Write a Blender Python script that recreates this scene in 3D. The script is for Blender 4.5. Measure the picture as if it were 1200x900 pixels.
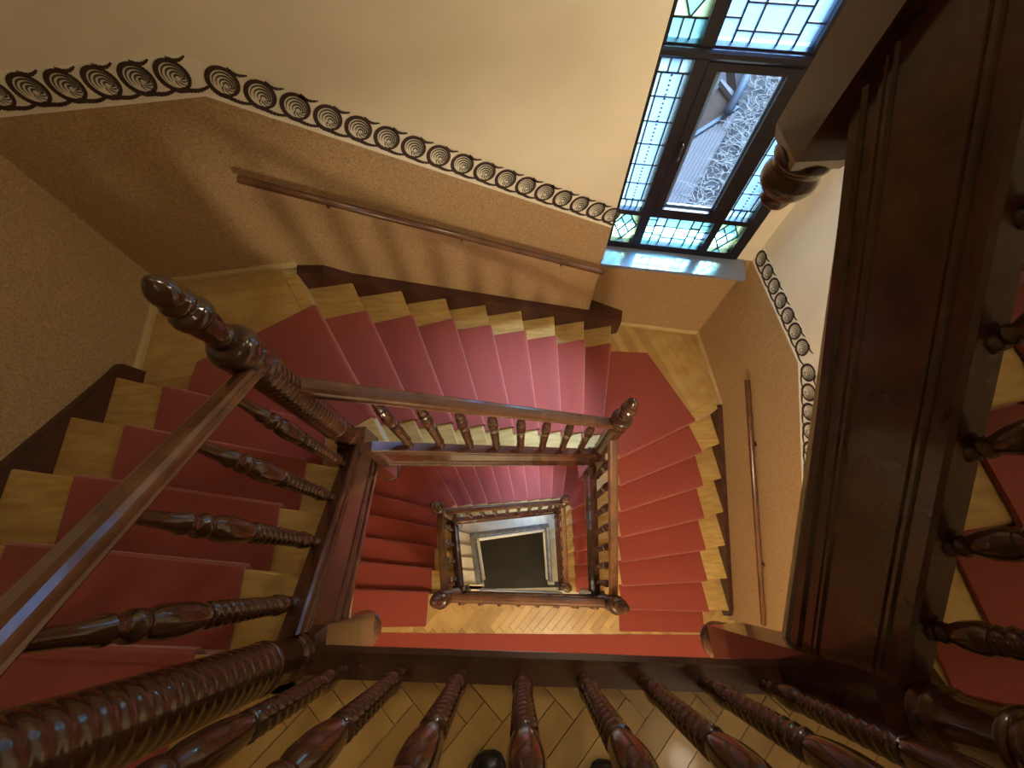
import bpy, math, random
from mathutils import Vector, Matrix

scene = bpy.context.scene
for o in list(bpy.data.objects):
    bpy.data.objects.remove(o, do_unlink=True)
COL = scene.collection
V = Vector
random.seed(7)

# ------------------------------------------------------------------ camera
H = 1.3893
PITCH, ROLL = math.radians(24.024), math.radians(-1.435)
s_, c_ = math.sin(PITCH), math.cos(PITCH)
fw, up, ri = V((0, s_, -c_)), V((0, c_, s_)), V((1, 0, 0))
ri2 = math.cos(ROLL)*ri + math.sin(ROLL)*up
up2 = -math.sin(ROLL)*ri + math.cos(ROLL)*up
cd = bpy.data.cameras.new('camera'); cam = bpy.data.objects.new('camera', cd); COL.objects.link(cam)
cd.sensor_width = 36; cd.lens = 490.04/1200*36; cd.clip_start = .02; cd.clip_end = 200
m = Matrix.Identity(4)
for i in range(3):
    m[i][0], m[i][1], m[i][2] = ri2[i], up2[i], -fw[i]
m[2][3] = H
cam.matrix_world = m
scene.camera = cam

# ------------------------------------------------------------------ world, exposure
w = bpy.data.worlds.new('world'); scene.world = w; w.use_nodes = True
bg = w.node_tree.nodes['Background']
bg.inputs['Color'].default_value = (.66, .80, 1.0, 1)
bg.inputs['Strength'].default_value = 3.6
sd = bpy.data.lights.new('sun', 'SUN'); sd.energy = 85.0; sd.angle = math.radians(40); sd.color = (.60, .76, 1.0)
sun = bpy.data.objects.new('sun', sd); COL.objects.link(sun); sun.location = (4, 6, 8)
sun.rotation_euler = V((-1.15, -.95, -1.40)).to_track_quat('-Z', 'Y').to_euler()
scene.view_settings.view_transform = 'Standard'
scene.view_settings.look = 'None'
scene.view_settings.gamma = 1
scene.view_settings.use_curve_mapping = False
scene.view_settings.exposure = 0.3

r = 0.165
ST = 21*r                         # storey height
NWc, NEc, SEc, SWc = V((-.805, .610)), V((.696, .869)), V((.774, -.266)), V((-.606, -.197))

# ------------------------------------------------------------------ materials
def mat(name, col, rough=.5, col2=None, scale=8, stretch=(1, 1, 1), coat=0, bump=0, bscale=60, metal=0, detail=4, sheen=0, spec=.5, coords='Object'):
    m = bpy.data.materials.new(name); m.use_nodes = True
    nt = m.node_tree; b = nt.nodes['Principled BSDF']
    b.inputs['Base Color'].default_value = (*col, 1)
    b.inputs['Roughness'].default_value = rough
    b.inputs['Metallic'].default_value = metal
    b.inputs['Coat Weight'].default_value = coat
    b.inputs['Coat Roughness'].default_value = .07
    b.inputs['Sheen Weight'].default_value = sheen
    b.inputs['Specular IOR Level'].default_value = spec
    tc = nt.nodes.new('ShaderNodeTexCoord')
    mp = nt.nodes.new('ShaderNodeMapping'); mp.inputs['Scale'].default_value = stretch
    nt.links.new(tc.outputs[coords], mp.inputs['Vector'])
    if col2:
        n = nt.nodes.new('ShaderNodeTexNoise'); n.inputs['Scale'].default_value = scale; n.inputs['Detail'].default_value = detail
        nt.links.new(mp.outputs['Vector'], n.inputs['Vector'])
        cr = nt.nodes.new('ShaderNodeValToRGB')
        cr.color_ramp.elements[0].color = (*col, 1); cr.color_ramp.elements[0].position = .35
        cr.color_ramp.elements[1].color = (*col2, 1); cr.color_ramp.elements[1].position = .68 if name != 'dado_brown' else .6
        nt.links.new(n.outputs['Fac'], cr.inputs['Fac']); nt.links.new(cr.outputs['Color'], b.inputs['Base Color'])
    if bump:
        n2 = nt.nodes.new('ShaderNodeTexNoise'); n2.inputs['Scale'].default_value = bscale; n2.inputs['Detail'].default_value = 3
        nt.links.new(mp.outputs['Vector'], n2.inputs['Vector'])
        bp = nt.nodes.new('ShaderNodeBump'); bp.inputs['Strength'].default_value = bump; bp.inputs['Distance'].default_value = .004
        nt.links.new(n2.outputs['Fac'], bp.inputs['Height']); nt.links.new(bp.outputs['Normal'], b.inputs['Normal'])
    return m

def rnd_tint(m, amt=.25, colr=(.25, .13, .03)):
    """every object of the material gets a slightly different tone"""
    nt = m.node_tree; b = nt.nodes['Principled BSDF']
    src = b.inputs['Base Color'].links[0].from_socket
    oi = nt.nodes.new('ShaderNodeObjectInfo'); mx = nt.nodes.new('ShaderNodeMix'); mx.data_type = 'RGBA'
    mm = nt.nodes.new('ShaderNodeMath'); mm.operation = 'MULTIPLY'; mm.inputs[1].default_value = amt
    nt.links.new(oi.outputs['Random'], mm.inputs[0]); nt.links.new(mm.outputs[0], mx.inputs[0])
    nt.links.new(src, mx.inputs[6]); mx.inputs[7].default_value = (*colr, 1)
    nt.links.new(mx.outputs[2], b.inputs['Base Color'])
    return m

M = {}
M['dark'] = mat('dark_wood', (.038, .013, .006), .17, (.068, .024, .011), 14, (1, 1, .25), coat=.35)
M['string'] = mat('string_wood', (.045, .014, .008), .26, (.085, .03, .015), 10, (1, 1, 1), coat=.4)
M['rail'] = mat('rail_wood', (.085, .032, .014), .20, (.15, .058, .024), 9, (1, 1, 1), coat=.4)
M['skirt'] = mat('skirt_wood', (.045, .014, .009), .4, (.075, .022, .012), 10)
M['oak'] = rnd_tint(mat('oak_tread', (.50, .315, .09), .40, (.66, .46, .165), 7, (1, 5, 1), coat=.15), .3)
M['oak2'] = rnd_tint(mat('oak_plank', (.52, .33, .105), .36, (.68, .47, .18), 6, (1, 1, 1), coat=.2), .55)
M['carpet'] = mat('red_carpet', (.28, .046, .030), .8, (.34, .062, .042), 220, bump=.5, bscale=420, sheen=.5, spec=.25)
M['beige'] = mat('beige_wall', (.76, .68, .50), .8, (.82, .74, .56), 3, bump=.12, bscale=150)
M['cream'] = mat('cream_strip', (.82, .77, .62), .8, (.86, .81, .66), 5)
M['stencil'] = mat('stencil_brown', (.045, .022, .014), .7)
M['stencil2'] = mat('stencil_olive', (.065, .062, .04), .7)
M['dado'] = mat('dado_brown', (.31, .19, .082), .42, (.47, .32, .155), 110, detail=8, bump=.6, bscale=140)
M['base'] = mat('baseboard_pale', (.5, .36, .16), .5, (.55, .42, .2), 8)
M['frame'] = mat('window_frame', (.010, .008, .012), .4, (.016, .013, .018), 6, spec=.25)
M['bead'] = mat('outside_lit_bead', (.22, .32, .42), .5, (.26, .36, .46), 5)  # pale blue has the light from outside painted into the bead colour
M['sill'] = mat('window_sill', (.17, .20, .28), .22, (.21, .24, .32), 3, coat=.5)
M['lead'] = mat('lead_came', (.02, .022, .025), .5)
M['plaster'] = mat('plaster', (.6, .5, .32), .85)
M['stone'] = rnd_tint(mat('stone_step', (.62, .57, .42), .5, (.72, .67, .52), 12), .3, (.5, .5, .46))
M['iron'] = mat('grey_iron', (.13, .14, .15), .4, (.22, .23, .24), 9, metal=.3)
M['blackfloor'] = mat('black_floor', (.05, .043, .024), .5, (.07, .06, .035), 3)
M['leather'] = mat('black_leather', (.008, .008, .009), .3, (.014, .014, .015), 30, coat=.3)
M['sole'] = mat('rubber_sole', (.01, .01, .01), .7)
M['brass'] = mat('bracket_metal', (.10, .05, .03), .4, metal=.6)

def glass(name, col, trans=.5):
    col = tuple(c*.85 for c in col)
    m = bpy.data.materials.new(name); m.use_nodes = True; nt = m.node_tree
    for n in list(nt.nodes):
        if n.type != 'OUTPUT_MATERIAL': nt.nodes.remove(n)
    out = [n for n in nt.nodes if n.type == 'OUTPUT_MATERIAL'][0]
    t = nt.nodes.new('ShaderNodeBsdfTransparent'); t.inputs[0].default_value = (*col, 1)
    tl = nt.nodes.new('ShaderNodeBsdfTranslucent'); tl.inputs[0].default_value = (*col, 1)
    mx = nt.nodes.new('ShaderNodeMixShader'); mx.inputs[0].default_value = trans
    nt.links.new(t.outputs[0], mx.inputs[1]); nt.links.new(tl.outputs[0], mx.inputs[2])
    gl = nt.nodes.new('ShaderNodeBsdfGlossy'); gl.inputs['Roughness'].default_value = .05
    m2 = nt.nodes.new('ShaderNodeMixShader')
    m2.inputs[0].default_value = .05; nt.links.new(mx.outputs[0], m2.inputs[1]); nt.links.new(gl.outputs[0], m2.inputs[2])
    nt.links.new(m2.outputs[0], out.inputs['Surface'])
    return m
M['gclear'] = glass('clear_glass', (.93, .97, 1), 0)
M['gblue'] = glass('pale_blue_glass', (.58, .76, .98), .125)
M['gaqua'] = glass('aqua_glass', (.50, .80, .82), .125)
M['ggreen'] = glass('pale_green_glass', (.72, .86, .62), .125)
M['gwhite'] = glass('milky_glass', (.72, .88, .90), .125)

# ------------------------------------------------------------------ mesh helpers
def link(name, verts, faces, material, parent=None, smooth=False, mats=None, midx=None):
    me = bpy.data.meshes.new(name)
    me.from_pydata([tuple(v) for v in verts], [], faces); me.update()
    o = bpy.data.objects.new(name, me); COL.objects.link(o)
    for k in (mats or [material]): me.materials.append(M[k])
    if midx: me.polygons.foreach_set('material_index', midx)
    if smooth: me.polygons.foreach_set('use_smooth', [True]*len(me.polygons))
    if parent: o.parent = parent
    fix(me)
    return o
def fix(me):
    import bmesh
    bm = bmesh.new(); bm.from_mesh(me); bmesh.ops.recalc_face_normals(bm, faces=bm.faces[:]); bm.to_mesh(me); bm.free()
class MB:
    """collects pieces of ONE part"""
    def __init__(s): s.v, s.f = [], []
    def add(s, vs, fs):
        n = len(s.v); s.v += [V(v) for v in vs]; s.f += [tuple(i+n for i in f) for f in fs]; return s
    def prism(s, poly, d):
        n = len(poly); d = V(d)
        return s.add([V(p) for p in poly]+[V(p)+d for p in poly],
                     [tuple(range(n)), tuple(range(2*n-1, n-1, -1))]+[(i, (i+1) % n, n+(i+1) % n, n+i) for i in range(n)])
    def box(s, a, b):
        (x0, y0, z0), (x1, y1, z1) = a, b
        return s.prism([(x0, y0, z0), (x1, y0, z0), (x1, y1, z0), (x0, y1, z0)], (0, 0, z1-z0))
    def lathe(s, prof, seg=20, c=(0, 0, 0), mod=None):
        """prof: list of (z, radius)"""
        c = V(c); vs, fs = [], []
        for (z, R) in prof:
            for j in range(seg):
                t = 2*math.pi*j/seg
                q = R*(mod(t, z) if mod else 1)
                vs.append(c+V((q*math.cos(t), q*math.sin(t), z)))
        for i in range(len(prof)-1):
            for j in range(seg):
                a, b = i*seg+j, i*seg+(j+1) % seg
                fs.append((a, b, b+seg, a+seg))
        fs.append(tuple(range(seg-1, -1, -1))); n = (len(prof)-1)*seg; fs.append(tuple(range(n, n+seg)))
        return s.add(vs, fs)
    def sweep(s, prof, A, B, nvec):
        """prof (n, h) in the vertical plane across the path; straight from A to B"""
        A, B, nv = V(A), V(B), V(nvec); n = len(prof)
        vs = [A+nv*p[0]+V((0, 0, p[1])) for p in prof]+[B+nv*p[0]+V((0, 0, p[1])) for p in prof]
        return s.add(vs, [tuple(range(n)), tuple(range(2*n-1, n-1, -1))]+[(i, (i+1) % n, n+(i+1) % n, n+i) for i in range(n)])
    def tube(s, pts, R, seg=8):
        pts = [V(p) for p in pts]; vs, fs = [], []
        for i, p in enumerate(pts):
            d = (pts[min(i+1, len(pts)-1)]-pts[max(i-1, 0)]).normalized()
            a = d.cross(V((0, 0, 1)) if abs(d.z) < .9 else V((1, 0, 0))).normalized(); b = d.cross(a)
            rr = R[i] if isinstance(R, (list, tuple)) else R
            vs += [p+a*rr*math.cos(2*math.pi*j/seg)+b*rr*math.sin(2*math.pi*j/seg) for j in range(seg)]
        for i in range(len(pts)-1):
            for j in range(seg):
                a, b = i*seg+j, i*seg+(j+1) % seg; fs.append((a, b, b+seg, a+seg))
        fs.append(tuple(range(seg-1, -1, -1))); n = (len(pts)-1)*seg; fs.append(tuple(range(n, n+seg)))
        return s.add(vs, fs)
    def build(s, name, material, parent=None, smooth=False, loc=None):
        vs = s.v if loc is None else [v-V(loc) for v in s.v]
        o = link(name, vs, s.f, material, parent, smooth)
        if loc is not None: o.location = loc
        return o
def empty(name, loc=(0, 0, 0)):
    o = bpy.data.objects.new(name, None); COL.objects.link(o); o.location = loc; o.empty_display_size = .1; return o
def tag(o, label=None, cat=None, group=None, kind=None):
    if label: o['label'] = label
    if cat: o['category'] = cat
    if group: o['group'] = group
    if kind: o['kind'] = kind
    return o
def inst(src, name, parent=None, loc=(0, 0, 0), rot=(0, 0, 0), scale=(1, 1, 1)):
    o = bpy.data.objects.new(name, src.data if hasattr(src, 'data') else src); COL.objects.link(o)
    o.location, o.rotation_euler, o.scale = loc, rot, scale
    if parent: o.parent = parent
    return o
def v3(p, z): return V((p[0], p[1], z))
def lerp(a, b, t): return a+(b-a)*t
def perp(d): return V((-d.y, d.x))
def isect(p, d, q, e):
    den = d.x*e.y-d.y*e.x
    t = ((q.x-p.x)*e.y-(q.y-p.y)*e.x)/den
    return p+d*t
def clip(poly, p, n):
    """keep the side of the line through p where (x-p).n <= 0"""
    out = []
    for i in range(len(poly)):
        a, b = poly[i], poly[(i+1) % len(poly)]
        da, db = (a-p).dot(n), (b-p).dot(n)
        if da <= 0: out.append(a)
        if da*db < 0: out.append(a+(b-a)*(da/(da-db)))
    return out

# ------------------------------------------------------------------ plan of the stair: nosing lines
SIDE = {'W': (SWc, NWc), 'N': (NWc, NEc), 'E': (NEc, SEc)}
def mkline(O, C, CO, z, side):
    a, b = SIDE[side]; d = (b-a).normalized(); out = perp(d)     # left of travel
    if out.dot(O-a) < 0: out = -out
    I = isect(O, C-O, a+out*.012, d)
    u = (O-C).normalized()
    COp = O-u*CO if not isinstance(CO, V) else CO
    return dict(O=O, C=C, CO=COp, I=I, z=z)
def lines(side):
    L = []
    if side == 'W':
        for k in range(4, -1, -1):
            L.append(mkline(V((-2.162+.029*k, 1.017-.289*k)), V((-.955+.009*k, .70-.225*k)), .30, (k-4)*r, 'W'))
    if side == 'N':
        for k in range(9):
            L.append(mkline(V((-1.404+.3*k, 1.827+.044*k)), V((-.786+.194*k, .806+.034*k)), .31-.10*min(1, k/3), (-5-k)*r, 'N'))
    if side == 'E':
        for k in range(7):
            L.append(mkline(V((1.927+.026*k, 1.346-.293*k)), V((.945+.015*k, .911-.212*k)), .265 if k == 0 else .205, (-14-k)*r, 'E'))
    return L
LN = {s: lines(s) for s in 'WNE'}
# wall planes (2-D line: point, direction)
WALLN = (V((-1.43, 1.895)), V((.3, .044)).normalized())
WALLE = (V((1.97, 1.346)), V((.026, -.293)).normalized())
WALLW = (V((-2.215, 1.1)), V((.029, -.289)).normalized())
WALLK = (V((1.124, 2.30)), V((.765, -.135)).normalized())
cNW = isect(*WALLN, *WALLW)
cNE = isect(*WALLK, *WALLE)
def onw(wall, x=None, y=None):
    p, d = wall
    return p+d*((x-p.x)/d.x) if x is not None else p+d*((y-p.y)/d.y)

# ------------------------------------------------------------------ walls
def wall_band(name, wall, lo, hi, material, parent, axis='x', out=None, th=.2, proud=0):
    """vertical band between two polylines [(coord, z)...] on a wall; all break points of both are used"""
    xs = sorted({round(a, 4) for a, _ in lo+hi})
    def at(pl, x):
        if x <= pl[0][0]: return pl[0][1]
        for (a, za), (b, zb) in zip(pl, pl[1:]):
            if a-1e-9 <= x <= b+1e-9: return za if b == a else za+(zb-za)*(x-a)/(b-a)
        return pl[-1][1]
    mb = MB()
    for x0, x1 in zip(xs, xs[1:]):
        p0 = onw(wall, **{axis: x0}); p1 = onw(wall, **{axis: x1})
        p0, p1 = p0-out*proud, p1-out*proud
        mb.prism([v3(p0, at(lo, x0)), v3(p1, at(lo, x1)), v3(p1, at(hi, x1)), v3(p0, at(hi, x0))], v3(out*th, 0))
    return mb.build(name, material, parent)
outN = perp(WALLN[1]); outN = outN if outN.y > 0 else -outN
outE = perp(WALLE[1]); outE = outE if outE.x > 0 else -outE
outW = perp(WALLW[1]); outW = outW if outW.x < 0 else -outW
outK = perp(WALLK[1]); outK = outK if outK.y > 0 else -outK
XN1 = .735
ZB, ZT = -12.2, 3.3
YS = -2.3
def shift(pl, dz): return [(a, z+dz) for a, z in pl]
noseN = [(cNW.x-.2, -5*r), (-1.40, -5*r), (XN1, -12.2*r)]
dadoN = [(cNW.x-.2, .262), (-1.3, .251), (XN1, -.885)]
noseE = [(YS, -21*r), (-.45, -20.3*r), (1.36, -14*r), (cNE.y+.15, -14*r)]
dadoE = [(YS, -2.36), (-.75, -2.36), (1.265, -1.205), (cNE.y+.15, -1.22)]
noseW = [(YS, 0), (-.14, 0), (1.1, -5*r), (cNW.y+.15, -5*r)]
dadoW = [(YS, 1.06), (-.14, 1.06), (1.1, .26), (cNW.y+.15, .26)]
def full_wall(name, wall, nose, dado, axis, out, label_dz=(0, -ST, -2*ST)):
    w0 = wall_band(name, wall, shift(dado, 0), [(nose[0][0], ZT), (nose[-1][0], ZT)], 'beige', None, axis, out)
    tag(w0, kind='structure')
    for i, dz in enumerate(label_dz):
        wall_band('dado', wall, shift(nose, dz-.35), shift(dado, dz), 'dado', w0, axis, out, proud=.004, th=.204)
        if i: wall_band('upper_wall', wall, shift(dado, dz), shift(nose, dz+ST-.35), 'beige', w0, axis, out)
    dz = label_dz[-1]
    wall_band('wall_foot', wall, [(nose[0][0], ZB-.2), (nose[-1][0], ZB-.2)], shift(nose, dz-.35), 'plaster', w0, axis, out)
    wall_band('border_ground', wall, shift(dado, -.004), shift(dado, .165), 'cream', w0, axis, out, proud=.002, th=.004)
    return w0
wall_north = full_wall('wall_north', WALLN, noseN, dadoN, 'x', outN)
wall_east = full_wall('wall_east', WALLE, noseE, dadoE, 'y', outE)
wall_west = full_wall('wall_west', WALLW, noseW, dadoW, 'y', outW)

# north wall's return beside the window bay, and the window bay wall
pe = onw(WALLN, x=XN1); kw0 = onw(WALLK, x=.752)
mbr = MB(); a = pe; b = kw0+outK*.25
mbr.prism([v3(a, ZB-.2), v3(b, ZB-.2), v3(b-V((.12, 0)), ZB-.2), v3(a-V((.12, -.02)), ZB-.2)], (0, 0, ZT-ZB+.2))
ret = mbr.build('wall_return', 'dado', None); tag(ret, kind='structure')
# window geometry
WZ0, WZ1 = -1.215, .88
WX0, WX1 = .752, 1.775
def K(x, z, d=0):
    """point on the bay wall plane, pushed out by d"""
    return v3(onw(WALLK, x=x)+outK*d, z)
bay = MB()
xr = cNE.x+.12
for i in range(4):
    top = ZT if i == 0 else WZ0-ST*(i-1)
    bot = WZ1-ST*i if i < 3 else ZB-.2
    if i == 0: bot = WZ1
    bay.prism([K(WX0-.05, bot), K(xr, bot), K(xr, top), K(WX0-.05, top)], outK.to_3d()*.25)
for i in range(3):
    bay.prism([K(WX1, WZ0-ST*i), K(xr, WZ0-ST*i), K(xr, WZ1-ST*i), K(WX1, WZ1-ST*i)], outK.to_3d()*.25)
bayo = bay.build('wall_bay', 'beige', None); tag(bayo, kind='structure')
bd = MB()
for i in range(3):
    bd.prism([K(WX0-.05, -14*r-ST*i-.35), K(xr, -14*r-ST*i-.35), K(xr, WZ0-ST*i-.005), K(WX0-.05, WZ0-ST*i-.005)], outK.to_3d()*.01)
bdo = bd.build('dado', 'dado', bayo); bdo.location = -outK.to_3d()*.004
ws = MB().box((-2.7, YS-.2, ZB-.2), (2.7, YS, ZT)).build('wall_south', 'beige'); tag(ws, kind='structure')
ceil = MB().box((-2.7, YS-.2, ZT), (2.7, 2.8, ZT+.15)).build('ceiling', 'beige'); tag(ceil, kind='structure')
bottom = MB().box((-2.7, YS-.2, ZB-.15), (2.7, 2.8, ZB)).build('floor', 'blackfloor'); tag(bottom, kind='structure')

# ------------------------------------------------------------------ stencilled border motif (flat print, built as thin relief)
def motif_mesh():
    vs, fs, mi = [], [], []
    def strip(pts, ws, k, z=0.0):
        n0 = len(vs)
        for i, p in enumerate(pts):
            d = (V(pts[min(i+1, len(pts)-1)])-V(pts[max(0, i-1)])).normalized(); nn = perp(d)
            vs.append((*(V(p)+nn*ws[i]), z)); vs.append((*(V(p)-nn*ws[i]), z))
        for i in range(len(pts)-1):
            fs.append((n0+2*i, n0+2*i+1, n0+2*i+3, n0+2*i+2)); mi.append(k)
    # outer curl: tail under the next curl, round the left side, over the top, down the right
    pts, ws = [], []
    for i in range(15):
        t = i/14; pts.append((.112-.100*t, -.058-.010*math.sin(t*math.pi)+.006*(1-t))); ws.append((.0045+.0045*t)*(1 if i % 2 else 1.35))
    for i in range(1, 71):
        t = math.radians(-95-i/70*335)
        R = .0600-.006*i/70
        pts.append((R*math.cos(t), R*math.sin(t))); ws.append((.0098-.0045*i/70)*(1 if i % 2 else 1.28))
    strip(pts, ws, 0)
    pts, ws = [], []
    for i in range(11):
        t = i/10; pts.append((.012+.075*t, .062-.012*math.sin(t*math.pi)+.003*t)); ws.append((.009-.006*t)*(1 if i % 2 else 1.35))
    strip(pts, ws, 0)
    # nested crescents inside the curl, fanning out of a point low on the right
    for q in range(4):
        R = .011+.0108*q
        pts, ws = [], []
        for i in range(13):
            t = i/12; a = math.radians(-10-8*q+(225+6*q)*t)
            pts.append((.010-.0025*q+R*math.cos(a), -.010+.0025*q+R*math.sin(a))); ws.append(.0036*math.sin(math.pi*(.12+.86*t))+.0006)
        strip(pts, ws, 1, .0003)
    for q in range(4):
        a0 = math.radians(-150+38*q)
        pts, ws = [], []
        for i in range(7):
            t = i/6; R = .010+.026*t; a = a0+.9*t
            pts.append((.008+R*math.cos(a), -.012+R*math.sin(a)*.9)); ws.append(.0006+.0024*math.sin(math.pi*(.1+.85*t)))
        strip(pts, ws, 1, .0003)
    me = bpy.data.meshes.new('scroll_motif')
    me.from_pydata(vs, [], fs); me.materials.append(M['stencil']); me.materials.append(M['stencil2'])
    me.polygons.foreach_set('material_index', mi); me.update()
    return me
MOT = motif_mesh()
def place_motifs(wall, out, axis, pl, parent, step, c0, c1, flip=1, rise=.092):
    """march along the dado line with a constant step on the slope"""
    pts = []
    def at(x):
        for (a, za), (b, zb) in zip(pl, pl[1:]):
            if min(a, b)-1e-9 <= x <= max(a, b)+1e-9: return za+(zb-za)*(x-a)/(b-a)
    P_ = [v3(onw(wall, **{axis: x}), at(x)) for x in [c0]+[a for a, _ in pl if min(c0, c1) < a < max(c0, c1)][::(1 if c1 > c0 else -1)]+[c1]]
    for A, B in zip(P_, P_[1:]):
        L = (B-A).length; n = max(1, round(L/step))
        for i in range(n):
            d = (B-A).normalized(); nrm = -out.to_3d(); y = nrm.cross(d)
            c = lerp(A, B, (i+.5)/n)+y*rise+nrm*.0036
            o = bpy.data.objects.new('scroll_motif', MOT); COL.objects.link(o)
            sc = L/n/.14
            o.matrix_world = Matrix(((d.x*sc, y.x, nrm.x, c.x), (d.y*sc, y.y, nrm.y, c.y), (d.z*sc, y.z, nrm.z, c.z), (0, 0, 0, 1)))
            o.parent = parent
place_motifs(WALLN, outN, 'x', dadoN, wall_north, .139, cNW.x+.02, XN1-.01)
place_motifs(WALLE, outE, 'y', dadoE, wall_east, .134, cNE.y-.0, -.7)
place_motifs(WALLW, outW, 'y', dadoW, wall_west, .139, -1.2, cNW.y-.02)

# ------------------------------------------------------------------ flights
def side_pts(ls, key, z, back=0.0, ref=None):
    return v3(ls[key], z)
def fwd(L, i, key):
    a, b = (L[i], L[i+1]) if i+1 < len(L) else (L[i-1], L[i])
    return (b[key]-a[key]).normalized()
STR_H = .35
string_prof = [(-.014, .015), (.034, .015), (.040, .005), (.040, -.012), (.030, -.020), (.030, -.045), (.036, -.050), (.036, -.060), (.030, -.065), (.036, -.070), (.036, -.080), (.030, -.085),
               (.030, -.245), (.036, -.250), (.036, -.260), (.030, -.265), (.036, -.270), (.036, -.280), (.030, -.285), (.030, -.315), (.038, -.322), (.038, -STR_H), (-.014, -STR_H)]
rail_prof = [(-.026, 0), (.026, 0), (.034, .010), (.030, .016), (.030, .020), (.036, .026), (.036, .036), (.031, .040), (.026, .054), (.012, .060), (-.012, .060), (-.026, .054), (-.031, .040), (-.036, .036), (-.036, .026), (-.030, .020), (-.030, .016), (-.034, .010)]
# string top / rail top above the landings: (leaves upper newel, arrives lower newel)
STRZ = {'W': (.10, .25), 'N': (.09, .42), 'E': (.07, .41)}
RAILZ = {'W': (.90, 1.12), 'N': (.87, 1.14), 'E': (.87, 1.12)}
LAND = {'W': (0, -5), 'N': (-5, -14), 'E': (-14, -21)}
def side_line(side, tab, dz):
    a, b = SIDE[side]; d = (b-a).normalized(); A, B = a+d*.06, b-d*.06
    z0, z1 = LAND[side][0]*r+tab[side][0]+dz, LAND[side][1]*r+tab[side][1]+dz
    n = perp(d); cen = (NWc+NEc+SEc+SWc)/4
    if n.dot(cen-a) < 0: n = -n
    return v3(A, z0), v3(B, z1), n.to_3d()

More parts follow.
